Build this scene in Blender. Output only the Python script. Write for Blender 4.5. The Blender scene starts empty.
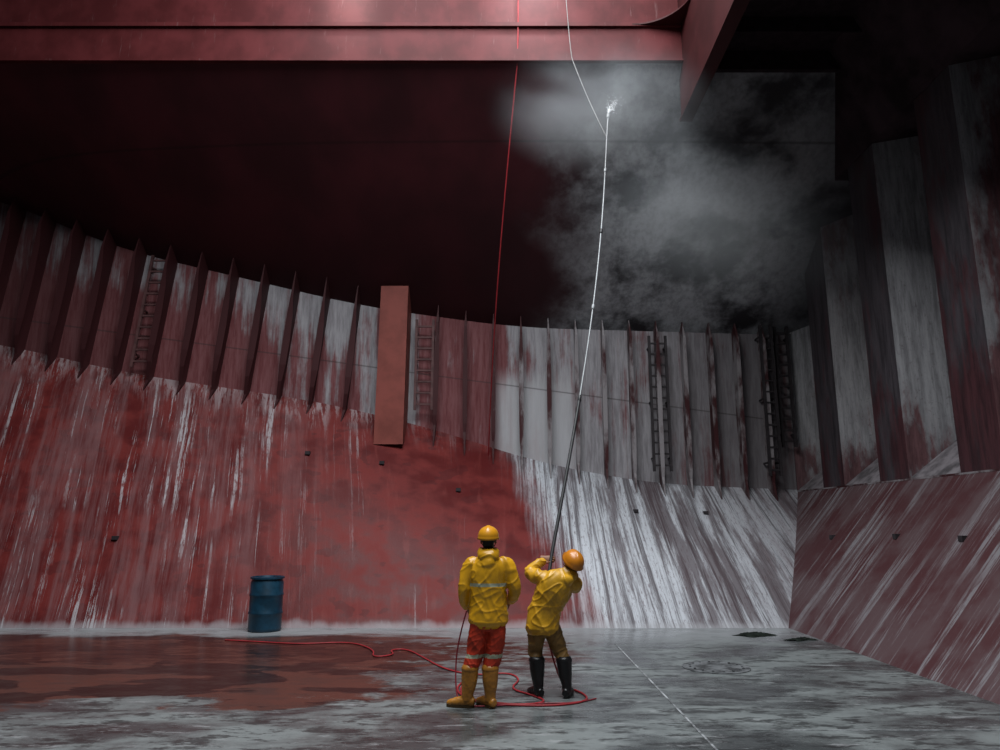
import bpy, bmesh, math, random
import numpy as np
from mathutils import Vector, Matrix, noise
random.seed(4)
scene=bpy.context.scene
COL=scene.collection
class G:
    def __init__(s,name,rough=.6,spec=.3):
        s.m=bpy.data.materials.new(name); s.m.use_nodes=True
        s.nt=s.m.node_tree; s.n=s.nt.nodes; s.b=s.n['Principled BSDF']
        s.b.inputs['Roughness'].default_value=rough
        s.b.inputs['Specular IOR Level'].default_value=spec
        tc=s.n.new('ShaderNodeTexCoord'); s.P=tc.outputs['Object']
        sp=s.n.new('ShaderNodeSeparateXYZ'); s.l(s.P,sp.inputs[0])
        s.x,s.y,s.z=sp.outputs
    def shear(s,k):
        """run-off follows the true fall line: drifts sideways where the plating twists"""
        neg=s.mr(s.x,-3,.5,1,0); cb=s.n.new('ShaderNodeCombineXYZ')
        s.put(s.add(s.x,s.mul(s.mul(neg,k),s.z)),cb.inputs[0]); s.put(s.y,cb.inputs[1]); s.put(s.z,cb.inputs[2]); s.P=cb.outputs[0]
    def warp(s,amt,v):
        n=s.n.new('ShaderNodeTexNoise'); s.l(s.sc(v),n.inputs['Vector']); n.inputs['Scale'].default_value=1; n.inputs['Detail'].default_value=3
        a=s.n.new('ShaderNodeVectorMath'); a.operation='MULTIPLY_ADD'
        s.l(n.outputs['Color'],a.inputs[0]); a.inputs[1].default_value=(amt,amt,0); s.l(s.P,a.inputs[2]); s.P=a.outputs[0]
    def l(s,a,b): s.nt.links.new(a,b)
    def put(s,v,i):
        if isinstance(v,(int,float)): i.default_value=v
        elif isinstance(v,(tuple,list)): i.default_value=v if len(v)!=3 or i.type!='RGBA' else (*v,1)
        else: s.l(v,i)
    def m2(s,op,a,b=0,c=None,clamp=False):
        n=s.n.new('ShaderNodeMath'); n.operation=op; n.use_clamp=clamp
        s.put(a,n.inputs[0]); s.put(b,n.inputs[1])
        if c is not None: s.put(c,n.inputs[2])
        return n.outputs[0]
    def mul(s,a,b): return s.m2('MULTIPLY',a,b)
    def add(s,a,b,clamp=False): return s.m2('ADD',a,b,None,clamp)
    def sub(s,a,b): return s.m2('SUBTRACT',a,b)
    def sc(s,v):
        n=s.n.new('ShaderNodeVectorMath'); n.operation='MULTIPLY'
        s.l(s.P,n.inputs[0]); n.inputs[1].default_value=v; return n.outputs[0]
    def noise(s,v=(1,1,1),scale=1,detail=5,rough=.55,dist=0):
        n=s.n.new('ShaderNodeTexNoise'); s.l(s.sc(v),n.inputs['Vector'])
        n.inputs['Scale'].default_value=scale; n.inputs['Detail'].default_value=detail
        n.inputs['Roughness'].default_value=rough; n.inputs['Distortion'].default_value=dist
        return n.outputs['Fac']
    def mr(s,v,a,b,c=0,d=1):
        n=s.n.new('ShaderNodeMapRange'); n.interpolation_type='SMOOTHSTEP'
        s.put(v,n.inputs[0]); 
        for i,k in enumerate((a,b,c,d)): n.inputs[i+1].default_value=k
        return n.outputs[0]
    def mix(s,f,a,b):
        n=s.n.new('ShaderNodeMix'); n.data_type='RGBA'
        s.put(f,n.inputs[0]); s.put(a,n.inputs[6]); s.put(b,n.inputs[7]); return n.outputs[2]
    def col(s,c): s.put(c,s.b.inputs['Base Color'])
    def rgh(s,c): s.put(c,s.b.inputs['Roughness'])
    def bump(s,h,st=.3,d=.02):
        n=s.n.new('ShaderNodeBump'); n.inputs['Strength'].default_value=st; n.inputs['Distance'].default_value=d
        s.l(h,n.inputs['Height']); s.l(n.outputs[0],s.b.inputs['Normal'])
RED=(.155,.020,.018); WHT=(.44,.42,.44)

def mat_hopper():
    g=G('hopper_paint',.6,.2); g.shear(.22); g.warp(.14,(.9,.3,.5))
    big=g.noise((1,.3,1),.9,4)
    patch=g.noise((1.2,1,1.4),1.6,6)
    fine=g.noise((14,2,3),2,6,.7)
    chip=g.noise((22,3,5),1.5,5,.75)
    red=g.mix(g.mr(patch,.38,.62),(.10,.014,.014),RED)
    red=g.mix(g.mr(g.noise((1.3,.1,2.2),1.3,3,.5),.60,.62,0,.5),red,(.07,.012,.013))
    red=g.mix(g.mr(g.noise((9,1,1.2),1,5),.55,.75,0,.35),red,(.21,.045,.04))
    s1=g.mr(g.noise((4.5,.1,.13),1.3,10,.72,.2),.560,.582)
    s2=g.mr(g.noise((19,.1,.5),1.2,7,.75,.2),.585,.615)
    s3=g.mr(g.noise((1.3,.1,.6),1.1,4),.40,.58)
    st=g.mul(g.add(g.mul(s1,.85),g.mul(s2,.5),True),s3)
    st=g.mul(st,g.mr(chip,.38,.50,.10,1))
    L=g.mr(g.add(g.x,g.mul(big,2.0)),-5.4,-1.9,1,.0)
    veil=g.mul(L,g.mul(g.mr(g.noise((3,.1,.22),1.1,8,.72),.42,.64),.55))
    L2=g.add(L,g.mul(g.mr(g.noise((1.2,.1,.12),1.4,3),.53,.64),.35),True)
    c=g.mix(veil,red,(.22,.125,.13))
    c=g.mix(g.mul(L2,st),c,WHT)
    h=g.add(g.z,g.mul(g.x,.17))
    fr=g.mr(g.add(h,g.mul(g.noise((5,.1,.3),1,6,.7),1.8)),4.05,4.9)
    fr=g.mul(fr,g.mr(g.noise((9,.5,1.5),1,8,.78,.2),.46,.54))
    fr=g.mul(fr,g.mr(g.x,-3.2,-1.5,1,.15))
    c=g.mix(g.mul(fr,.8),c,(.36,.29,.30))
    w=g.noise((6,.1,.18),1.5,10,.76,.25)
    edge=g.add(g.add(g.x,g.mul(g.z,.38)),g.add(g.mul(g.noise((2,.2,.5),1.5,5),1.2),g.mul(w,1.2)))
    R=g.mr(edge,2.35,3.35)
    wash=g.mix(g.mr(w,.40,.54),(.13,.12,.13),(.52,.54,.58))
    wash=g.mix(g.mr(g.noise((2.4,.1,.3),1,7,.68),.48,.60,0,.75),wash,(.07,.045,.05))
    wash=g.mix(g.mul(g.mr(chip,.54,.62,0,.6),g.mr(w,.4,.5)),wash,(.10,.06,.065))
    wash=g.mix(g.mul(g.mr(g.x,3.8,6.4,0,.5),g.mr(w,.45,.6)),wash,(.10,.05,.055))
    c=g.mix(R,c,wash)
    foam=g.mr(g.add(g.z,g.mul(g.noise((2.5,1,1),1.2,5),.25)),.13,.26,1,0)
    c=g.mix(g.mul(foam,.5),c,(.4,.4,.42))
    g.col(c); g.rgh(g.mr(patch,.3,.7,.34,.62)); g.bump(fine,.2,.01)
    return g.m
def mat_hull():
    g=G('hull_plating_paint',.65,.2)
    p=g.noise((1,.5,.5),1.0,7,.65); f=g.noise((7,1,.7),2,7,.7); v=g.noise((5,.5,.25),1.2,6,.7)
    grey=g.mix(g.mr(f,.3,.7),(.22,.205,.22),(.40,.385,.405))
    redd=g.mix(g.mr(f,.3,.7),(.13,.030,.033),(.22,.085,.09))
    leftness=g.mr(g.x,-7.0,-3.6,.07,-.05)
    mid=g.mul(g.mr(g.x,-2.2,-1.7),g.mr(g.x,-.2,.5,1,0))
    h=g.add(g.z,g.mul(g.x,.17))
    low=g.mul(g.mr(g.x,-3.4,-3.2,1,0),g.mr(h,4.6,6.2,.10,-.04))
    whitep=g.mul(g.mr(g.x,-.3,.1),g.mul(g.mr(g.x,1.5,2.2,1,0),g.mr(g.z,5.6,4.8)))
    m=g.add(g.add(g.mul(g.add(p,v),.5),leftness),g.add(g.mul(mid,.2),low))
    c=g.mix(g.mr(m,.45,.58),grey,redd)
    c=g.mix(g.mul(whitep,.75),c,(.50,.50,.52))
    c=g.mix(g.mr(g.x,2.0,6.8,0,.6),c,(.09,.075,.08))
    c=g.mix(g.mr(g.x,-7.5,-12,0,.6),c,(.05,.02,.022))  # light falloff toward the far left, painted into the hull colour
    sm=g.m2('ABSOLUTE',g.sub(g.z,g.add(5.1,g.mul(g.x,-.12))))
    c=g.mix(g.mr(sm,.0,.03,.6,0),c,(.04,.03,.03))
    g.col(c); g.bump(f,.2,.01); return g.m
def mat_frame():
    g=G('frame_paint',.6,.25)
    p=g.noise((2,1,.7),1.2,6,.65)
    c=g.mix(g.mr(g.add(p,g.mr(g.x,-3,2,-.30,.02)),.42,.6),(.050,.013,.015),(.26,.24,.25))
    g.col(c); return g.m
def mat_topside():
    g=G('topside_plating_paint',.6,.2)
    c=g.mix(g.mr(g.noise((1,.6,1),.8,5),.3,.7),(.045,.011,.014),(.078,.016,.021))
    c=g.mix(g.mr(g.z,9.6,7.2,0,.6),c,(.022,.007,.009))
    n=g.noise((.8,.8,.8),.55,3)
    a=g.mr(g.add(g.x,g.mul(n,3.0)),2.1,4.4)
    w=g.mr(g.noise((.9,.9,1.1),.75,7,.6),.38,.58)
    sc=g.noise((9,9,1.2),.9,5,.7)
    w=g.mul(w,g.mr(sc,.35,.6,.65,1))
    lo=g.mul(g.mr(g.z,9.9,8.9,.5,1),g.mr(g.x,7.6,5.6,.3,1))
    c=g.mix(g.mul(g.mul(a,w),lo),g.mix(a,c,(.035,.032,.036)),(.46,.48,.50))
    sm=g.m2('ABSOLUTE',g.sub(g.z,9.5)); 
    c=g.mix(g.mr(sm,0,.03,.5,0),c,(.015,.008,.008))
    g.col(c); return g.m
def mat_coaming(name,k):
    g=G(name,.6,.18)
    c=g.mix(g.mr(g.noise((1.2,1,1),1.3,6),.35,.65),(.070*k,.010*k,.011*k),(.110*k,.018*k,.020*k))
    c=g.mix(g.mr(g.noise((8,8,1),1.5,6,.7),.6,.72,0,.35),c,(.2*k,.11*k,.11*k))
    g.col(c); return g.m
def mat_stool():
    g=G('stool_paint',.5,.3); g.warp(.12,(.4,.8,.5))
    w=g.noise((.1,4.8,.2),1.3,10,.74,.2); chip=g.noise((3,20,4),1.5,5,.75)
    base=g.mix(g.mr(g.noise((1,1,1),1.2,5),.4,.6),(.075,.028,.031),(.10,.060,.064))
    c=g.mix(g.mul(g.mul(g.mr(w,.50,.56),g.mr(chip,.38,.5,.3,1)),g.mr(g.noise((.1,1,.6),.9,3),.38,.58,.15,.85)),base,(.24,.23,.245))
    g.col(c); g.bump(w,.2,.01); return g.m
def mat_corr(name,lo,hi,rl,rh,bias):
    g=G(name,.45,.4)
    p=g.noise((1,1,.35),1.1,7,.65); f=g.noise((6,6,.6),1.5,8,.75); sp=g.noise((6,6,4),3,6,.8)
    grey=g.mix(g.mr(f,.32,.66),lo,hi); redd=g.mix(g.mr(f,.35,.65),rl,rh)
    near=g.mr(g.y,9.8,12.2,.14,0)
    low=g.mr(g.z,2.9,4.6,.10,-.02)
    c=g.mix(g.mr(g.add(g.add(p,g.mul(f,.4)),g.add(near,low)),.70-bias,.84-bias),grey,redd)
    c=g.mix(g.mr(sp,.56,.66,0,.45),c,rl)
    c=g.mix(g.mr(g.z,7,9.5,0,.45),c,(.04,.03,.034))  # upper facets fade into the dark: shade painted into the colour
    g.col(c); g.bump(f,.25,.012); return g.m
def mat_floor():
    g=G('tank_top_steel',.45,.5)
    a=g.noise((.6,1.0,1),1.2,8,.62,.3); b=g.noise((.8,2.1,1),2.6,9,.74,.2)
    c=g.mix(g.mr(a,.38,.60),(.055,.060,.062),(.175,.192,.192))
    c=g.mix(g.mr(b,.49,.58,0,.85),c,(.024,.025,.026))
    c=g.mix(g.mr(g.noise((.7,3,1),2.2,9,.78),.56,.64,0,.6),c,(.34,.35,.36))
    c=g.mix(g.mr(g.noise((1.5,2,1),5,6,.8),.60,.68,0,.5),c,(.32,.33,.34))
    far=g.mr(g.add(g.y,a),11.6,13.4)
    c=g.mix(g.mul(far,g.mr(b,.35,.6,.3,.9)),c,(.32,.335,.35))
    n=g.noise((.5,.8,1),1.3,7,.6,.3)
    mk=g.mul(g.mr(g.add(g.x,g.mul(n,4.5)),.9,1.3,1,0),g.mul(g.mr(g.add(g.y,g.mul(n,4)),9.75,10.05),g.mr(g.add(g.y,g.mul(n,-1.6)),11.8,11.5)))
    st=g.mix(g.mr(g.noise((.45,1.0,1),1.5,7,.55,.4),.49,.52),(.018,.010,.009),(.085,.034,.025))
    st=g.mix(g.mr(b,.46,.6,0,.55),st,(.04,.028,.024))
    c=g.mix(mk,c,st)
    mk2=g.mul(g.mr(g.add(g.x,g.mul(n,2)),2.0,2.4,1,0),g.mul(g.mr(g.add(g.y,g.mul(n,1.5)),10.7,10.9),g.mr(g.y,12.0,11.7)))
    c=g.mix(g.mul(mk2,g.mr(b,.45,.52)),c,(.045,.018,.014))
    g.col(c); g.rgh(g.mix(mk,g.mr(a,.35,.65,.20,.45),(.26,.26,.26))); g.bump(b,.10,.01); return g.m
def simple(name,c,rough=.5,spec=.3,metal=0,var=.25,scale=6):
    g=G(name,rough,spec); f=g.noise((1,1,1),scale,5,.6)
    g.col(g.mix(g.mr(f,.35,.65),tuple(k*(1-var) for k in c),tuple(min(1,k*(1+var)) for k in c)))
    g.b.inputs['Metallic'].default_value=metal; return g.m

def obj(name,verts,faces,mat,smooth=False,parent=None):
    me=bpy.data.meshes.new(name); me.from_pydata([tuple(v) for v in verts],[],faces); me.update()
    o=bpy.data.objects.new(name,me); COL.objects.link(o)
    if mat: 
        for m in (mat if isinstance(mat,list) else [mat]): me.materials.append(m)
    if smooth: me.shade_smooth()
    if parent: o.parent=parent
    return o
def empty(name,loc=(0,0,0)):
    e=bpy.data.objects.new(name,None); e.location=loc; e.empty_display_size=.2; COL.objects.link(e); return e
class MB:
    def __init__(s): s.v=[]; s.f=[]
    def box(s,lo,hi,M=None):
        i=len(s.v)
        for x in (lo[0],hi[0]):
            for y in (lo[1],hi[1]):
                for z in (lo[2],hi[2]):
                    p=Vector((x,y,z)); s.v.append(M@p if M else p)
        for q in ((0,1,3,2),(4,6,7,5),(0,4,5,1),(2,3,7,6),(0,2,6,4),(1,5,7,3)): s.f.append([i+k for k in q])
    def prism(s,poly,off):
        n=len(poly); i=len(s.v); off=Vector(off)
        s.v+=[Vector(p) for p in poly]+[Vector(p)+off for p in poly]
        s.f.append(list(range(i,i+n))[::-1]); s.f.append(list(range(i+n,i+2*n)))
        for k in range(n): s.f.append([i+k,i+(k+1)%n,i+n+(k+1)%n,i+n+k])
    def loft(s,pts,rad,ref=(1,0,0),n=18,sub=4):
        P=[Vector(p) for p in pts]; R=[(r,r) if isinstance(r,(int,float)) else r for r in rad]
        def cr(a,b,c,d,t): return .5*((2*b)+(c-a)*t+(2*a-5*b+4*c-d)*t*t+(3*b-a-3*c+d)*t**3)
        pp=[];rr=[]
        for i in range(len(P)-1):
            a=P[max(i-1,0)];b=P[i];c=P[i+1];d=P[min(i+2,len(P)-1)]
            ra=R[max(i-1,0)];rb=R[i];rc=R[i+1];rd=R[min(i+2,len(P)-1)]
            for k in range(sub):
                t=k/sub; pp.append(cr(a,b,c,d,t)); rr.append(tuple(cr(ra[j],rb[j],rc[j],rd[j],t) for j in (0,1)))
        pp.append(P[-1]); rr.append(R[-1])
        t0=(pp[0]-pp[1]).normalized(); t1=(pp[-1]-pp[-2]).normalized(); r0=min(rr[0])*.35; r1=min(rr[-1])*.35
        pp=[pp[0]+t0*r0]+pp+[pp[-1]+t1*r1]
        rr=[(rr[0][0]*.8,rr[0][1]*.8)]+rr+[(rr[-1][0]*.8,rr[-1][1]*.8)]
        base=len(s.v); ref=Vector(ref)
        for i,p in enumerate(pp):
            t=(pp[min(i+1,len(pp)-1)]-pp[max(i-1,0)]).normalized()
            u=ref-t*ref.dot(t)
            if u.length<.1: u=Vector((0,1,0))-t*t.y
            u.normalize(); w=t.cross(u)
            for k in range(n):
                a=2*math.pi*k/n; s.v.append(p+u*math.cos(a)*rr[i][0]+w*math.sin(a)*rr[i][1])
        m=len(pp)
        for i in range(m-1):
            for k in range(n):
                s.f.append([base+i*n+k,base+i*n+(k+1)%n,base+(i+1)*n+(k+1)%n,base+(i+1)*n+k])
        s.f.append([base+k for k in range(n)][::-1]); s.f.append([base+(m-1)*n+k for k in range(n)])
    def ell(s,c,r,M=None,n=20,zmin=-1):
        base=len(s.v); h=n//2
        for i in range(h+1):
            ph=math.pi*i/h
            for k in range(n):
                a=2*math.pi*k/n
                z=max(math.cos(ph),zmin)
                p=Vector((c[0]+r[0]*math.sin(ph)*math.cos(a),c[1]+r[1]*math.sin(ph)*math.sin(a),c[2]+r[2]*z))
                s.v.append(M@p if M else p)
        for i in range(h):
            for k in range(n):
                s.f.append([base+i*n+k,base+(i+1)*n+k,base+(i+1)*n+(k+1)%n,base+i*n+(k+1)%n])
    def rev(s,prof,c=(0,0,0),n=40,M=None):
        base=len(s.v); c=Vector(c)
        for r,z in prof:
            for k in range(n):
                a=2*math.pi*k/n; p=c+Vector((r*math.cos(a),r*math.sin(a),z)); s.v.append(M@p if M else p)
        for i in range(len(prof)-1):
            for k in range(n): s.f.append([base+i*n+k,base+i*n+(k+1)%n,base+(i+1)*n+(k+1)%n,base+(i+1)*n+k])
        s.f.append([base+k for k in range(n)][::-1]); s.f.append([base+(len(prof)-1)*n+k for k in range(n)])
    def make(s,name,mat,smooth=False,parent=None): return obj(name,s.v,s.f,mat,smooth,parent)
def skin(name,mb,voxel,mat,parent=None,fold=0,fs=9,smooth=3):
    o=mb.make(name+'_tmp',None)
    bm=bmesh.new(); bm.from_mesh(o.data); bmesh.ops.remove_doubles(bm,verts=bm.verts,dist=1e-5)
    bmesh.ops.recalc_face_normals(bm,faces=bm.faces); bm.to_mesh(o.data); bm.free()
    r=o.modifiers.new('r','REMESH'); r.mode='VOXEL'; r.voxel_size=voxel
    sm=o.modifiers.new('s','SMOOTH'); sm.factor=.5; sm.iterations=smooth
    dg=bpy.context.evaluated_depsgraph_get(); me=bpy.data.meshes.new_from_object(o.evaluated_get(dg))
    bpy.data.objects.remove(o)
    if fold:
        me.update(); nrm=[v.normal.copy() for v in me.vertices]
        for v,nn in zip(me.vertices,nrm):
            p=v.co; wv=noise.noise(p*5)*.08
            q=Vector((p.x*fs*.9+wv*fs,p.y*fs*.9,p.z*fs*.45+p.x*fs*.5))
            q2=Vector((p.x*fs*.8-p.z*fs*.9,p.y*fs,p.z*fs*1.1+wv*fs))+Vector((9,3,7))
            a=(1-min(1,abs(noise.noise(q))*2.4))**2; b=(1-min(1,abs(noise.noise(q2))*2.8))**3
            v.co=p+nn*fold*(a*.75+b*.6-.45)
    me.shade_smooth()
    me.materials.clear()
    for m in (mat if isinstance(mat,list) else [mat]): me.materials.append(m)
    o=bpy.data.objects.new(name,me); COL.objects.link(o)
    if parent: o.parent=parent
    return o
def curve(name,pts,r,mat,parent=None,nurbs=True):
    cu=bpy.data.curves.new(name,'CURVE'); cu.dimensions='3D'; cu.bevel_depth=r; cu.bevel_resolution=3
    sp=cu.splines.new('NURBS' if nurbs else 'POLY'); sp.points.add(len(pts)-1)
    for p,q in zip(sp.points,pts): p.co=(*q,1)
    if nurbs: sp.order_u=3; sp.use_endpoint_u=True; sp.resolution_u=6
    cu.materials.append(mat); o=bpy.data.objects.new(name,cu); COL.objects.link(o)
    if parent: o.parent=parent
    return o

# ------------------------------------------------------------------ HOLD GEOMETRY
YB=13.3
KX=[-18,-11.5,-8.6,-4.2,-1.56,.95,3.7,8.4]
KY=[15.9,16.2,16.4,16.8,17.1,17.25,17.45,17.8]
KZ=[6.75,5.85,5.2,4.6,4.0,3.2,2.72,2.55]
TX=[-18,-12.1,-9,-3.4,.5,8.4]; TZ=[10.7,9.45,8.2,6.98,6.52,6.45]
def sm(xs,ys,x): return float(np.mean([np.interp(x+d,xs,ys) for d in (-1,-.5,0,.5,1)]))
def K(x): return sm(KX,KY,x),sm(KX,KZ,x)
def T(x): return sm(KX,KY,x)-.02, sm(TX,TZ,x)
YC,ZC=12.35,10.5
xs=np.linspace(-17,8.2,85)
def grid(name,rowfn,nrow,mat,xs=xs):
    v=[];f=[]
    for x in xs:
        for r in range(nrow+1): v.append(rowfn(x,r/nrow))
    m=nrow+1
    for i in range(len(xs)-1):
        for r in range(nrow): f.append([i*m+r,(i+1)*m+r,(i+1)*m+r+1,i*m+r+1])
    return obj(name,v,f,mat,True)
def hop(x,t): ky,kz=K(x); return (x,YB+(ky-YB)*t,kz*t)
def hul(x,t): ky,kz=K(x); ty,tz=T(x); return (x,ky+(ty-ky)*t,kz+(tz-kz)*t)
def top(x,t): ty,tz=T(x); zc=max(ZC,tz+1.2); return (x,ty+(YC-ty)*t,tz+(zc-tz)*t)
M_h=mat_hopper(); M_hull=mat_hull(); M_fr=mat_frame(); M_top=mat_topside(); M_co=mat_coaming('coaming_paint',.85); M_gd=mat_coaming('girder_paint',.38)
M_st=mat_stool(); M_fl=mat_floor()
M_web=mat_corr('bulkhead_lit_web_paint',(.17,.165,.175),(.38,.375,.39),(.055,.020,.024),(.15,.070,.075),-.02)
M_flg=mat_corr('bulkhead_dim_paint',(.030,.026,.030),(.085,.075,.085),(.030,.012,.015),(.080,.028,.033),.0)
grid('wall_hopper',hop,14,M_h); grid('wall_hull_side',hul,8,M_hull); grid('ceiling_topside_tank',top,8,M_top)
obj('floor',[(-17,-6,0),(5.06,-6,0),(5.06,YB+.02,0),(-17,YB+.02,0)],[[0,1,2,3]],M_fl)
c=MB()
c.box((-17,YC,ZC-.02),(3.55,YC+.25,ZC+.78))
c.box((-17,YC-.06,ZC+.70),(3.55,YC+.3,ZC+.78))
c.box((-17,YC+.12,ZC+.78),(3.55,YC+.3,ZC+3.2))
c.box((-17,YC-.05,ZC-.04),(3.55,YC+.05,ZC+.0))
c.make('wall_hatch_end_coaming',M_co)
# curved hatch-corner stiffener (thin bar, concave fillet)
c=MB(); R_=.95; arc=[(3.5-R_+R_*math.sin(a),YC-.06-R_+R_*math.cos(a)) for a in np.linspace(0,math.pi/2,12)]
poly=[(p[0],p[1],ZC+.72) for p in arc]+[(3.5,YC-.06,ZC+.72)]
c.prism(poly,(0,0,.03)); c.make('trim_hatch_corner',M_gd)
c=MB(); c.box((3.5,-6,9.42),(3.56,YC+.3,ZC+3)); c.box((3.46,-6,9.38),(3.70,YC+.3,9.42)); c.make('wall_hatch_side_girder',M_gd)
M_dk=simple('underdeck_paint',(.022,.014,.017),.8,.1)
c=MB(); c.box((3.56,-6,10.7),(8.4,YC+.4,10.9)); c.box((3.56,YC,10.3),(8.4,YC+.1,10.75))
for y in np.arange(1,12.3,1.3): c.box((3.56,y,10.4),(7.0,y+.03,10.7))
c.make('ceiling_underdeck',M_dk)
XS,ZS=7.2,2.57
v=[];f=[]
ys=np.linspace(-6,17.75,30)
for y in ys:
    for t in np.linspace(0,1,6): v.append((5.06+(XS-5.06)*t,y,ZS*t))
for i in range(29):
    for r in range(5): f.append([i*6+r,(i+1)*6+r,(i+1)*6+r+1,i*6+r+1])
obj('wall_lower_stool',v,f,M_st)
DEP=.95; path=[]; sh=MB()
for k in range(-7,3):
    y=12.8+2.44*k
    path+=[(XS+DEP,y-.38),(XS,y),(XS,y+1.0),(XS+DEP,y+1.38)]
    if y-.38>-5: 
        a=(y-1.44,y-1.06,y-.38,y)
        sh.v+= [Vector((XS,a[0],ZS)),Vector((XS+DEP,a[1],ZS+.85)),Vector((XS+DEP,a[2],ZS+.85)),Vector((XS,a[3],ZS))]
        n=len(sh.v); sh.f.append([n-4,n-3,n-2,n-1])
v=[];f=[]
for p in path: v+=[(p[0],p[1],ZS),(p[0],p[1],9.8)]
for i in range(len(path)-1): f.append([2*i,2*i+2,2*i+3,2*i+1])
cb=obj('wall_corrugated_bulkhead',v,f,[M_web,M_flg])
for i,p in enumerate(cb.data.polygons): p.material_index=0 if i%4==0 else 1  # camera-facing webs pale, other facets dark: lit-side contrast put into the colour
M_shp=simple('shedder_paint',(.16,.145,.155),.6,.2,var=.5,scale=3)
sh.make('trim_shedder_plates',M_shp)
c=MB(); c.box((XS-.03,-6,ZS-.03),(XS+.3,17.7,ZS+.0)); c.make('trim_stool_shelf',M_fr)
M_us=simple('upper_stool_paint',(.035,.022,.026),.7,.1,var=.5,scale=1)
obj('wall_upper_stool',[(XS-.02,-6,9.0),(XS-.02,17.8,9.0),(6.2,17.8,10.95),(6.2,-6,10.95),(8.2,-6,9.0),(8.2,17.8,9.0)],[[0,1,2,3],[0,4,5,1]],M_us)
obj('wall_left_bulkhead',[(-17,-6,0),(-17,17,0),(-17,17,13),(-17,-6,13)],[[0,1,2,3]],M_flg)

fx=[-3.4-.725*k for k in range(0,18)]+[-1.49+.665*k for k in range(0,13)]
fm=MB()
for x in fx:
    ky,kz=K(x); ty,tz=T(x)
    lf=min(1,max(0,(-1-x)/3)); lean=-.07*lf; D=.38+.10*lf
    hs=hop(x,1-(.62-.15*lf)/math.hypot(ky-YB,kz)); tp=top(x,.05+.06*lf)
    pr=[(hs[1],hs[2]+.01),(ky-D*(.95-.45*lf),kz+.12*(1-1.6*lf)),(ky-D*(1-.12*lf),kz+.32),(ky-D,kz+.7),(ky-D,(kz+tz)/2),(ty-D,tz-.75),(ty-D*1.1,tz-.25),(tp[1],tp[2]-.01)]
    hull=[(ty,tz),(ky,kz)]
    def X(z): return x+lean*(tz-z)*(1+.35*(tz-z)/3*lf)-(.10*lf*max(0,(kz+.6-z))**1.5)
    poly=[(X(q[1])-.01,q[0],q[1]) for q in pr]+[(X(q[1])-.01,q[0]+.02,q[1]) for q in hull]
    fm.prism(poly,(.02,0,0))
    k=1+.5*lf
    w=[.006,.03,.045,.05*k,.055*k,.045*k,.03,.005]
    for i in range(len(pr)-1):
        a,b=pr[i],pr[i+1]
        v0=len(fm.v)
        for q,ww in ((a,w[i]),(b,w[i+1])):
            for sx in (-1,1):
                for dy in (0,-.02): fm.v.append(Vector((X(q[1])+sx*ww,q[0]+dy,q[1])))
        for q in ((0,1,5,4),(2,6,7,3),(1,3,7,5),(0,4,6,2)): fm.f.append([v0+k2 for k2 in q])
fm.make('trim_side_frames',M_fr)

M_box=simple('casing_paint',(.22,.060,.048),.6,.2,var=.15,scale=2)
c=MB()
x0,x1=-2.86,-2.20
c.v=[Vector(p) for p in [(x0,16.3,3.55),(x1,16.3,3.55),(x1,17.2,3.9),(x0,17.2,3.9),(x0+.06,16.25,7.28),(x1+.04,16.25,7.28),(x1+.04,17.2,7.4),(x0+.06,17.2,7.4)]]
c.f=[[0,1,5,4],[1,2,6,5],[2,3,7,6],[3,0,4,7],[4,5,6,7],[3,2,1,0]]
c.make('trim_pipe_casing',M_box)

M_lad=simple('ladder_steel',(.10,.045,.045),.6,.3)
M_lad2=simple('ladder_steel_dark',(.03,.025,.028),.6,.3)
def ladder(x,z0,z1,off,mat,lean=0,wd=.40):
    c=MB(); y0=K(x)[0]-off
    def bx(a,b,lo,hi,z): c.box((x+a+lean*(z1-z),y0+lo,z),(x+b+lean*(z1-z),y0+hi,z+.04))
    n=int((z1-z0)/.27)
    for s in (-wd/2,wd/2):
        c.prism([(x+s-.03+lean*(z1-z0),y0-.03,z0),(x+s+.03+lean*(z1-z0),y0-.03,z0),(x+s+.03+lean*(z1-z0),y0+.03,z0),(x+s-.03+lean*(z1-z0),y0+.03,z0)],(-lean*(z1-z0),0,z1-z0))
    for i in range(n): bx(-wd/2,wd/2,-.02,.02,z0+.12+i*.27)
    for z in (z0+.3,(z0+z1)/2,z1-.3):
        for s in (-wd/2,wd/2): c.box((x+s-.015+lean*(z1-z),y0,z),(x+s+.015+lean*(z1-z),y0+off-.02,z+.04))
    return c.make('hold_ladder',mat)
ladder(-8.0,5.3,8.0,.3,M_lad,-.09)
ladder(-1.80,4.4,6.6,.3,M_lad)
ladder(3.85,3.0,6.3,.3,M_lad2)
ladder(6.55,2.9,6.6,.4,M_lad2,0,.26)
ladder(7.0,3.6,6.6,.25,M_lad2,0,.3)

c=MB()
for x,t in [(-4.2,.72),(-2.6,.73),(-.9,.66),(3.0,.72),(4.6,.75),(-7.4,.3)]:
    p=hop(x,t); c.box((p[0]-.05,p[1]-.07,p[2]-.02),(p[0]+.05,p[1]+.03,p[2]+.05))
for y,t in [(14.1,.6),(11.9,.62),(10.2,.62)]:
    p=(5.06+(XS-5.06)*t,y,ZS*t); c.box((p[0]-.05,p[1]-.05,p[2]-.04),(p[0]+.05,p[1]+.05,p[2]+.04))
c.make('trim_lashing_lugs',M_lad2)

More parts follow.
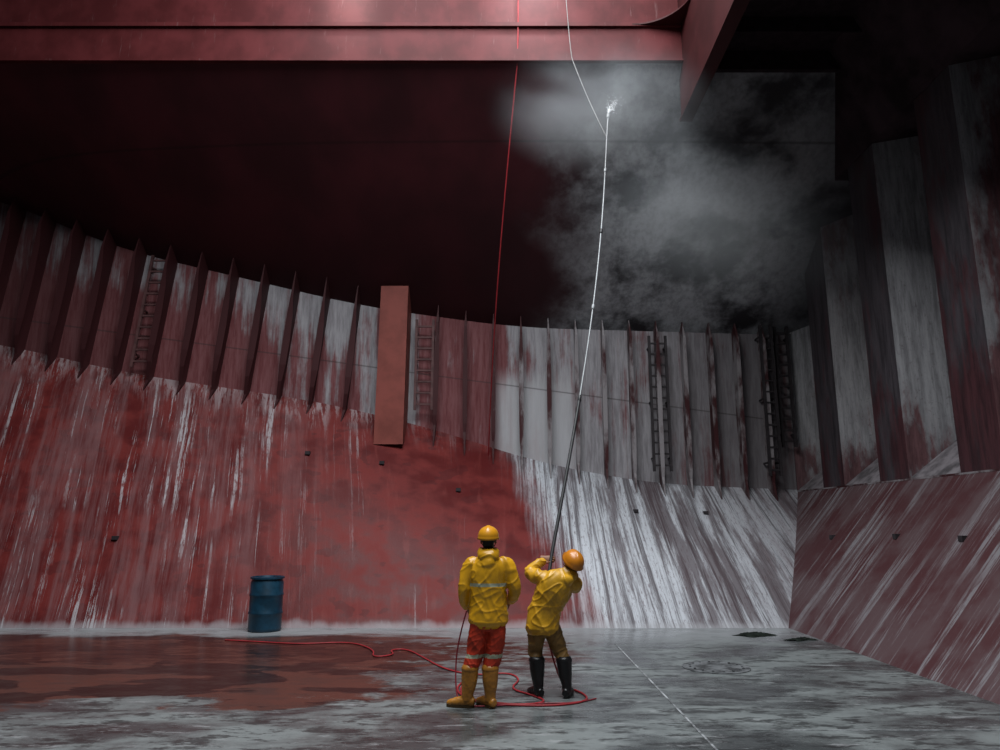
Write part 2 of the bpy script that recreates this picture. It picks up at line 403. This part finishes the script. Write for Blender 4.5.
c=MB(); c.rev([(.42,.0),(.42,.010),(.38,.013),(.37,.010),(.05,.010)],(2.75,9.75,0),40)
for k in range(16):
    a=k*math.pi/8; c.box((2.75+.33*math.cos(a)-.012,9.75+.33*math.sin(a)-.012,.008),(2.75+.33*math.cos(a)+.012,9.75+.33*math.sin(a)+.012,.024))
c.make('manhole_cover',simple('manhole_steel',(.10,.105,.11),.45,.4,var=.6))
M_weld=simple('weld_seam',(.24,.25,.26),.5,.3,var=.6)
c=MB()
c.box((1.745,-6,.0),(1.765,11.6,.005)); c.box((1.765,6.9,0),(5.0,6.915,.004))
c.make('trim_floor_weld_seams',M_weld)
M_net=simple('dark_net',(.008,.012,.009),.7,.2,var=.6,scale=15)
def tarp(cx,cy,lx,ly,seed):
    v=[];f=[];n=30;m=12
    for i in range(n):
        for j in range(m):
            a=i/(n-1)*2-1;b=j/(m-1)*2-1
            e=1-.25*noise.noise(Vector((a*2,b*2,seed)))
            h=.05*max(0,(1-a*a))*max(0,1-b*b)**.5*(.5+.9*abs(noise.noise(Vector((a*5,b*3,seed)))))+.005
            v.append((cx+a*lx*e*(1-.3*b*b),cy+b*ly*e*(1-.5*a*a)+.05*math.sin(a*3),h))
    for i in range(n-1):
        for j in range(m-1): f.append([i*m+j,(i+1)*m+j,(i+1)*m+j+1,i*m+j+1])
    return obj('crumpled_net',v,f,M_net,True)
tarp(4.17,12.45,.34,.20,1.3); tarp(4.72,11.95,.28,.09,4.1)

M_dr=simple('blue_plastic',(.006,.036,.065),.4,.4,var=.3,scale=4)
R0=.275
prof=[(R0-.02,0),(R0,.02),(R0,.06)]
for z in (.30,.60):
    prof+=[(R0,z-.03),(R0+.010,z-.012),(R0+.010,z+.012),(R0,z+.03)]
prof+=[(R0,.80),(R0-.018,.84),(R0-.02,.855),(R0+.010,.865),(R0+.010,.895),(R0-.02,.90),(R0-.03,.87),(.02,.87)]
c=MB(); c.rev(prof,(0,0,0),48)
c.rev([(.035,.87),(.035,.90),(.025,.902)],(.14,0,0),16); c.rev([(.03,.87),(.03,.895),(.02,.898)],(-.15,.03,0),16)
dr=c.make('plastic_drum',M_dr,True); dr.location=(-4.03,12.98,0)
mod=dr.modifiers.new('e','EDGE_SPLIT'); mod.split_angle=.9

# ------------------------------------------------------------------ PEOPLE
M_yel=simple('yellow_pvc_jacket',(.62,.31,.010),.36,.5,var=.14,scale=7)
M_yel2=simple('yellow_worn_jacket',(.57,.30,.015),.40,.45,var=.22,scale=7)
M_ref=simple('reflective_tape',(.34,.36,.26),.35,.5,var=.15)
M_org=simple('orange_trousers',(.42,.035,.015),.55,.3,var=.25,scale=8)
M_mus=simple('khaki_brown_trousers',(.17,.095,.028),.55,.3,var=.35,scale=6)
M_by=simple('yellow_rubber_boot',(.36,.15,.02),.4,.45,var=.25)
M_bk=simple('black_rubber_boot',(.008,.008,.009),.35,.4,var=.3)
M_sole=simple('boot_sole',(.05,.03,.012),.7,.2)
M_skin=simple('skin',(.26,.12,.07),.5,.35,var=.08)
M_hair=simple('dark_hair',(.012,.009,.008),.6,.3,var=.3,scale=40)
M_hy=simple('yellow_helmet_shell',(.62,.27,.012),.3,.5,var=.08)
M_ho=simple('orange_helmet_shell',(.55,.19,.012),.3,.5,var=.08)
M_eye=simple('eye_white',(.6,.58,.55),.2,.5,var=.02); M_iris=simple('eye_iris',(.02,.012,.008),.2,.5,var=.1)
M_lip=simple('lip',(.28,.09,.07),.5,.3,var=.05)

def hand(name,w,f,n,side,curl,mat,parent,sc=1.0):
    w=Vector(w); f=Vector(f).normalized(); n=Vector(n); n=(n-f*n.dot(f)).normalized(); s=f.cross(n)*side
    m=MB()
    m.loft([w-f*.03,w+f*.02,w+f*.06*sc,w+f*.095*sc],[(.028,.022),(.034,.02),(.043,.018),(.041,.014)],ref=s,n=14,sub=3)
    L=[.075,.084,.078,.06]; O=[.031,.0105,-.0105,-.031]; B=[.09,.095,.092,.085]
    for l,o,b in zip(L,O,B):
        p=w+f*b*sc+s*o; ang=curl*.35; pts=[p-f*.015]; rr=[.0095]
        pts.append(p); rr.append(.0098)
        for q,fr in enumerate((.45,.32,.23)):
            d=f*math.cos(ang)+n*math.sin(ang); p=p+d*l*fr; pts.append(p.copy()); rr.append((.009,.0082,.0065)[q]); ang+=curl*.9
        m.loft(pts,rr,ref=s,n=10,sub=3)
    p=w+f*.028+s*.026; d=(f*.55+s*.75+n*.35).normalized(); pts=[p,p+d*.03]; 
    d2=(f*.8+s*.25+n*(.3+.5*min(curl,1))).normalized(); pts+=[p+d*.03+d2*.03]; d3=(f*.8-s*.1+n*(.4+.7*min(curl,1))).normalized(); pts+=[pts[-1]+d3*.026]
    m.loft(pts,[.014,.0125,.0105,.008],ref=n,n=10,sub=3)
    return skin(name,m,.0035,mat,parent,smooth=2)

def head(parent,c,fwd,up,helmet_mat):
    f=Vector(fwd).normalized(); u=Vector(up); u=(u-f*u.dot(f)).normalized(); r=f.cross(u)
    M=Matrix.Translation(Vector(c))@Matrix((r,f,u)).transposed().to_4x4()
    m=MB()
    m.ell((0,-.012,.03),(.074,.094,.085),M); m.ell((0,.018,-.03),(.060,.070,.078),M)
    m.ell((0,.052,-.082),(.034,.034,.030),M)
    m.ell((0,.086,-.022),(.012,.020,.015),M,12); m.ell((0,.082,.0),(.008,.014,.026),M,12)
    for s in (-1,1):
        m.ell((s*.076,-.008,-.01),(.010,.019,.031),M,12)
        m.ell((s*.040,.055,-.028),(.022,.020,.02),M,12)
        m.ell((s*.030,.075,.022),(.024,.012,.008),M,12)
    m.ell((0,.074,-.056),(.024,.012,.010),M,12)
    skin('head',m,.0045,M_skin,parent,smooth=2)
    e=MB(); i=MB()
    for s in (-1,1):
        e.ell((s*.031,.070,.004),(.013,.011,.009),M,14); i.ell((s*.031,.079,.004),(.005,.004,.005),M,10)
    e.make('eyes',M_eye,True,parent); i.make('irises',M_iris,True,parent)
    e=MB(); e.ell((0,.086,-.053),(.022,.005,.0045),M,14); e.ell((0,.085,-.061),(.018,.006,.005),M,14); e.make('mouth',M_lip,True,parent)
    h=MB(); h.ell((0,-.026,.034),(.080,.090,.082),M,24)
    h.loft([M@Vector((0,-.072,.0)),M@Vector((0,-.075,-.04)),M@Vector((0,-.062,-.062))],[(.060,.032),(.055,.024),(.045,.014)],ref=r,n=14)
    skin('hair',h,.006,M_hair,parent,smooth=2)
    b=MB()
    for s in (-1,1): b.ell((s*.031,.086,.024),(.016,.004,.003),M,10)
    b.make('eyebrows',M_hair,True,parent)
    v=[];fc=[];n=40;rows=12
    for i2 in range(rows+1):
        ph=(math.pi/2)*i2/rows
        for k in range(n):
            a=2*math.pi*k/n; rr=math.sin(ph); z=math.cos(ph)**.9
            ridge=.006*(1 if abs(math.cos(a)*rr)<.13 else 0)
            v.append(M@Vector((.110*rr*math.cos(a),-.012+.135*rr*math.sin(a),.035+(.115+ridge)*z)))
    for k in range(n):
        a=2*math.pi*k/n; pk=max(0,math.sin(a))**3
        v.append(M@Vector((.120*math.cos(a),-.012+(.146+.045*pk)*math.sin(a),.018-.006*pk)))
    for k in range(n):
        a=2*math.pi*k/n; v.append(M@Vector((.104*math.cos(a),-.012+.126*math.sin(a),.012)))
    for i2 in range(rows+2):
        for k in range(n): fc.append([i2*n+k,(i2+1)*n+k,(i2+1)*n+(k+1)%n,i2*n+(k+1)%n])
    obj('helmet',v,fc,helmet_mat,True,parent)
    st=[M@Vector(q) for q in [(-.085,.02,.04),(-.078,.03,-.03),(-.045,.055,-.085),(0,.07,-.112),(.045,.055,-.085),(.078,.03,-.03),(.085,.02,.04)]]
    curve('chin_strap',st,.004,M_hair,parent)

def boot(parent,name,ank,ft,toe,ztop,mat):
    d=Vector((toe[0],toe[1],0)).normalized(); s=Vector((d.y,-d.x,0)); F=Vector((ft[0],ft[1],0)); A=Vector((ank[0],ank[1],ztop))
    m=MB()
    m.loft([A,Vector((A.x*.65+F.x*.35,A.y*.65+F.y*.35,ztop*.66)),F+Vector((0,0,.13)),F+Vector((0,0,.07))],[(.084,.086),(.075,.08),(.054,.062),(.05,.06)],ref=s,n=18)
    m.loft([F-d*.06+Vector((0,0,.055)),F+d*.02+Vector((0,0,.06)),F+d*.10+Vector((0,0,.052)),F+d*.17+Vector((0,0,.042)),F+d*.205+Vector((0,0,.036))],[(.040,.042),(.044,.052),(.048,.044),(.045,.032),(.03,.022)],ref=s,n=18)
    skin(name,m,.007,mat,parent,fold=.003,fs=20,smooth=2)
    out=[]
    for k in range(28):
        a=2*math.pi*k/28; L=.145*math.cos(a); W=.047*math.sin(a)*(1+.15*math.cos(a))*(1-.18*math.exp(-((L+.03)/.04)**2))
        p=F+d*(L+.075)+s*W; out.append((p.x,p.y,0.002))
    q=MB(); q.prism(out,(0,0,.028)); q.box((-.03,-.03,.002),(.03,.03,.03),Matrix.Translation(F-d*.03))
    q.make(name+'_sole',M_sole if mat is M_by else M_bk,False,parent)
    q=MB(); q.loft([A-Vector((0,0,.012)),A+Vector((0,0,.008))],[.088,.088],ref=s,n=20,sub=1); q.make(name+'_cuff',mat,True,parent)

def bands(o,test):
    for p in o.data.polygons:
        if test(p.center): p.material_index=1

W=empty('worker_in_yellow_raincoat',(-.12,7.72,0))
j=MB()
j.loft([(0,0,.835),(0,.0,.93),(0,.0,1.06),(0,-.005,1.2),(0,-.01,1.32),(0,-.01,1.40),(0,-.005,1.46),(0,.0,1.50)],
       [(.208,.162),(.198,.155),(.185,.148),(.192,.15),(.200,.145),(.175,.122),(.110,.095),(.082,.085)],n=28)
j.loft([(-.12,-.01,1.40),(-.185,-.01,1.375),(-.225,-.02,1.27),(-.25,-.03,1.13),(-.245,.03,1.04),(-.22,.10,.96)],[.065,.078,.072,.066,.060,.052],ref=(0,1,0))
j.loft([(.12,-.01,1.40),(.185,-.01,1.375),(.235,-.02,1.27),(.268,-.03,1.15),(.262,.04,1.07),(.225,.12,1.02)],[.065,.078,.074,.068,.062,.052],ref=(0,1,0))
j.ell((0,-.075,1.475),(.115,.075,.070)); j.ell((-.07,-.02,1.50),(.05,.07,.05)); j.ell((.07,-.02,1.50),(.05,.07,.05)); j.ell((0,-.11,1.40),(.075,.05,.08))
o=skin('raincoat',j,.0085,[M_yel,M_ref],W,fold=.012,fs=7,smooth=4)
bands(o,lambda c:1.172<c.z<1.202 and abs(c.x)<.185)
q=MB(); q.loft([(0,-.0,.815),(0,-.0,.835)],[(.202,.158),(.206,.161)],n=36,sub=1); q.make('raincoat_hem',M_yel,True,W)
t=MB()
t.loft([(0,0,.94),(-.005,0,.86),(-.01,0,.78)],[(.16,.13),(.175,.14),(.165,.135)],n=24)
t.loft([(-.085,0,.86),(-.105,.0,.68),(-.135,.015,.50),(-.172,.003,.39),(-.18,0,.30)],[(.098,.115),(.100,.105),(.088,.095),(.078,.082),(.055,.058)])
t.loft([(.085,0,.86),(.078,.0,.68),(.055,.015,.50),(.026,.003,.39),(.02,0,.30)],[(.098,.115),(.100,.105),(.088,.095),(.078,.082),(.055,.058)])
o=skin('trousers',t,.0085,[M_org,M_ref],W,fold=.011,fs=10,smooth=3)
bands(o,lambda c:.475<c.z<.51)
boot(W,'boot_left',(-.18,0),(-.205,0),(-.85,.20),.37,M_by)
boot(W,'boot_right',(.022,0),(.022,-.01),(-.55,.70),.37,M_by)
hand('hand_left',(-.213,.115,.94),(.25,.45,-.85),(.9,.1,.3),-1,.7,M_skin,W)
hand('hand_right',(.218,.14,1.005),(-.35,.6,-.7),(-.9,-.1,-.2),1,.8,M_skin,W)
n_=MB(); n_.loft([(0,0,1.44),(0,.005,1.50),(0,.01,1.56)],[.062,.056,.056]); n_.make('neck',M_skin,True,W)
head(W,(0,.02,1.625),(0.05,1,.08),(0,0,1),M_hy)

BX,BY=.57,8.16
V=empty('worker_holding_lance',(BX,BY,0))
HP1=Vector((.005,.23,1.415)); TIP=Vector((1.97,11.97,9.05))-Vector((BX,BY,0))
pd=(TIP-HP1).normalized(); HP2=HP1-pd*.24
rt=Vector((.94,.30,0))
j=MB()
j.loft([(-.105,-.0,.69),(-.10,.0,.80),(-.07,-.01,.92),(-.02,-.03,1.03),(.04,-.055,1.13),(.095,-.065,1.20),(.145,-.06,1.25),(.175,-.055,1.285)],
       [(.19,.165),(.185,.16),(.18,.155),(.19,.16),(.20,.155),(.165,.13),(.10,.095),(.08,.08)],ref=rt,n=28)
j.loft([(.02,-.08,1.19),(-.06,-.08,1.20),(-.16,-.03,1.235),(-.235,.06,1.275),(-.18,.145,1.325),(-.085,.215,1.38)],[.075,.086,.080,.072,.066,.054],ref=(0,0,1))
j.loft([(.15,-.03,1.19),(.235,.02,1.15),(.255,.13,1.12),(.235,.24,1.11),(.14,.22,1.14),(.055,.165,1.17)],[.075,.085,.078,.070,.064,.055],ref=(0,0,1))
j.ell((.12,-.14,1.20),(.10,.07,.07)); j.ell((.22,-.065,1.25),(.05,.07,.05)); j.ell((.09,-.16,1.13),(.07,.05,.07))
skin('raincoat',j,.0085,M_yel2,V,fold=.016,fs=7,smooth=5)
t=MB()
t.loft([(-.10,0,.86),(-.10,0,.74),(-.10,0,.66)],[(.155,.13),(.165,.14),(.155,.13)],n=24)
t.loft([(-.165,0,.74),(-.18,.03,.60),(-.19,.06,.46),(-.178,.015,.37),(-.175,.01,.27)],[(.095,.11),(.092,.105),(.080,.09),(.066,.07),(.05,.055)])
t.loft([(-.03,0,.74),(.02,.03,.60),(.07,.05,.46),(.108,.015,.37),(.115,.01,.27)],[(.095,.11),(.092,.105),(.080,.09),(.066,.07),(.05,.055)])
skin('trousers',t,.0085,M_mus,V,fold=.013,fs=9,smooth=3)
boot(V,'boot_left',(-.176,.01),(-.165,-.01),(-.35,.75),.37,M_bk)
boot(V,'boot_right',(.113,.01),(.135,-.02),(.25,.8),.37,M_bk)
n_=MB(); n_.loft([(.155,-.06,1.23),(.185,-.055,1.30),(.205,-.04,1.35)],[.060,.055,.055]); n_.make('neck',M_skin,True,V)
head(V,(.215,-.03,1.375),(-.28,.76,.58),(.30,-.42,.85),M_ho)
def grip(name,P,wr,parent,side):
    wr=Vector(wr); a=(P-wr).normalized()
    fdir=(a-pd*a.dot(pd)).normalized()
    nn=fdir.cross(pd).normalized()*side
    w0=P-fdir*.085-nn*.034
    hand(name,w0,fdir,nn,side,1.35,M_skin,parent)
grip('hand_left',HP1,(-.085,.215,1.38),V,1)
grip('hand_right',HP2,(.055,.165,1.17),V,-1)

M_al=simple('lance_aluminium',(.24,.25,.26),.45,.5,.2,var=.1)
M_gr=simple('lance_grip_rubber',(.02,.02,.022),.5,.4,var=.3)
Lc=empty('pressure_washing_lance')
O=Vector((BX,BY,0)); A=HP1+O; Bt=HP2+O-pd*.12; Tp=TIP+O
def lp(t):
    p=A.lerp(Tp,t); p=p+Vector((.14*math.sin(math.pi*min(1,t*1.02)),0,0)); return p
curve('pole',[lp(t) for t in np.linspace(.24,1,12)],.012,M_al,Lc)
curve('grip_section',[Bt,A]+[lp(t) for t in np.linspace(.03,.26,6)],.021,M_gr,Lc)
def ring(P,d,r,h,mat,name):
    q=Vector(d).to_track_quat('Z','Y').to_matrix().to_4x4(); m=MB(); m.rev([(r*.7,-h/2),(r,-h*.4),(r,h*.4),(r*.7,h/2)],(0,0,0),20,Matrix.Translation(P)@q); m.make(name,mat,True,Lc)
for i,t in enumerate((.26,.45,.64,.82)): ring(lp(t),pd,.024,.10,M_gr if i%2==0 else M_al,'clamp_%d'%(i+1))
nz=(lp(1)-lp(.97)).normalized(); ring(lp(1)+nz*.06,nz,.028,.14,M_al,'nozzle')
M_rh=simple('red_hose_rubber',(.30,.022,.028),.5,.3,var=.15)
M_wr=simple('pale_rope_fibre',(.22,.215,.21),.8,.1,var=.2)
kx=-.27; ky,kz=K(kx)
a=Vector((.36,YC-.08,ZC+.2)); b=Vector((kx,ky-.42,kz-.25))
pts=[]
for t in np.linspace(0,1,14):
    p=a.lerp(b,t); p.z-=.35*math.sin(math.pi*t); p.x-=.10*math.sin(math.pi*t); pts.append(p)
pts=[Vector((.36,YC-.08,ZC+3))]+pts
curve('hanging_hose',pts,.014,M_rh)
pts=[Vector((1.2,YC-.08,ZC+3)),Vector((1.33,YC-.08,ZC+.1))]+[Vector((1.33,YC-.08,ZC+.1)).lerp(lp(.93),t)-Vector((0,0,.08*math.sin(math.pi*t))) for t in np.linspace(.15,1,8)]
curve('hoisting_rope',pts,.007,M_wr)
r=.011
pts=[(-4.3,11.9,r),(-3.6,11.7,r),(-3.0,11.5,r),(-2.3,11.75,r),(-1.8,11.0,r),(-1.75,10.4,r),(-1.45,10.6,r),(-1.6,11.0,r),(-1.35,11.1,r),(-1.0,10.3,r),(-.7,9.6,r),(-.3,9.2,r),(.1,9.4,r),(.25,9.0,r),(.1,8.5,r),(.35,8.2,r),(.5,7.9,r),(.2,7.75,r),(-.35,8.0,r),(-.5,8.5,r),(-.4,9.0,r),(-.45,8.3,r),(-.25,7.85,r),(.2,7.75,r),(.6,7.75,r),(.92,7.95,r),(.9,8.3,r),(.7,8.65,r),(.58,8.6,.35),tuple(Bt+Vector((-.02,.1,-.35))),tuple(Bt)]
curve('pressure_hose',pts,r,M_rh)
pts=[(-.35,7.9,.9),(-.44,7.9,.6),(-.46,7.85,.25),(-.42,7.75,.02),(-.2,7.7,.01),(.3,7.85,.01),(.8,7.85,.01),(1.0,8.05,.01)]
curve('air_line',pts,.008,simple('dark_red_line',(.2,.02,.03),.5,.3))

M_sp=simple('water_droplets',(.9,.92,.95),.2,.5,var=.02)
c=MB(); tip=lp(1)+nz*.16
for k in range(420):
    d=(nz+Vector((.25+random.gauss(0,.22),random.gauss(.1,.2),random.gauss(0,.2)))).normalized(); L=random.uniform(0.02,1)**2.0*.5
    c.ell(tip+d*L,((.005+.006*random.random())*(1-L),)*3,None,6)
c.make('water_spray',M_sp,True)
mv=bpy.data.materials.new('mist_volume'); mv.use_nodes=True; nt=mv.node_tree; nt.nodes.clear()
def nd(t): return nt.nodes.new(t)
out=nd('ShaderNodeOutputMaterial'); vs=nd('ShaderNodeVolumeScatter'); nt.links.new(vs.outputs[0],out.inputs['Volume'])
vs.inputs['Color'].default_value=(.88,.94,1,1)
tc=nd('ShaderNodeTexCoord'); ns=nd('ShaderNodeTexNoise'); ns.inputs['Scale'].default_value=1.4; ns.inputs['Detail'].default_value=5; ns.inputs['Distortion'].default_value=.3
nt.links.new(tc.outputs['Object'],ns.inputs['Vector'])
ln=nd('ShaderNodeVectorMath'); ln.operation='LENGTH'; nt.links.new(tc.outputs['Object'],ln.inputs[0])
def mrr(src,a,b,c,d,it='SMOOTHSTEP'):
    m=nd('ShaderNodeMapRange'); m.interpolation_type=it; nt.links.new(src,m.inputs[0])
    for i,k in enumerate((a,b,c,d)): m.inputs[i+1].default_value=k
    return m.outputs[0]
def mm(op,a,b):
    m=nd('ShaderNodeMath'); m.operation=op
    for i,k in enumerate((a,b)):
        if isinstance(k,float): m.inputs[i].default_value=k
        else: nt.links.new(k,m.inputs[i])
    return m.outputs[0]
fall=mrr(ln.outputs['Value'],1,.0,0,1)
dens=mm('MULTIPLY',mm('MULTIPLY',fall,mrr(ns.outputs['Fac'],.34,.64,.08,1)),.46)
nt.links.new(dens,vs.inputs['Density'])
mist=MB(); mist.ell((0,0,0),(1,1,1),None,32); mo=mist.make('spray_mist',mv)
mo.location=(1.75,11.2,8.8); mo.scale=(2.1,1.2,1.3)
mo2=bpy.data.objects.new('spray_mist',mo.data); COL.objects.link(mo2); mo2.location=(4.7,13.1,8.0); mo2.scale=(3.5,1.5,2.4)

def area(name,loc,rot,sx,sy,e,col):
    l=bpy.data.lights.new(name,'AREA'); l.shape='RECTANGLE'; l.size=sx; l.size_y=sy; l.energy=e; l.color=col
    o=bpy.data.objects.new(name,l); o.location=loc; o.rotation_euler=rot; COL.objects.link(o); return o
area('hatch_skylight',(-.7,5.8,14.2),(0,0,0),7.6,11,3200,(.93,.97,1))
def spot(name,loc,tgt,e,ang,col,r=.3):
    l=bpy.data.lights.new(name,'SPOT'); l.energy=e; l.spot_size=ang; l.spot_blend=.9; l.shadow_soft_size=r; l.color=col
    o=bpy.data.objects.new(name,l); o.location=loc; d=Vector(tgt)-Vector(loc); o.rotation_euler=d.to_track_quat('-Z','Y').to_euler(); COL.objects.link(o)
spot('coaming_glow_spot',(.6,11.2,14.2),(.6,12.5,11.6),1300,.8,(.95,.97,1))  # both spots are added, standing in for sun glow on the upper coaming
spot('coaming_glow_spot',(-3.0,11.4,14.2),(-3.0,12.5,11.8),1100,.45,(1,.95,.92))
w=bpy.data.worlds.new('world'); scene.world=w; w.use_nodes=True
w.node_tree.nodes['Background'].inputs[0].default_value=(.70,.78,.9,1); w.node_tree.nodes['Background'].inputs[1].default_value=.055
scene.view_settings.view_transform='Standard'
cd=bpy.data.cameras.new('camera'); cd.sensor_width=36; cd.lens=26; cd.clip_end=200
cam=bpy.data.objects.new('camera',cd); cam.location=(0,0,1.8); cam.rotation_euler=(math.radians(90+11.6),0,0); COL.objects.link(cam); scene.camera=cam
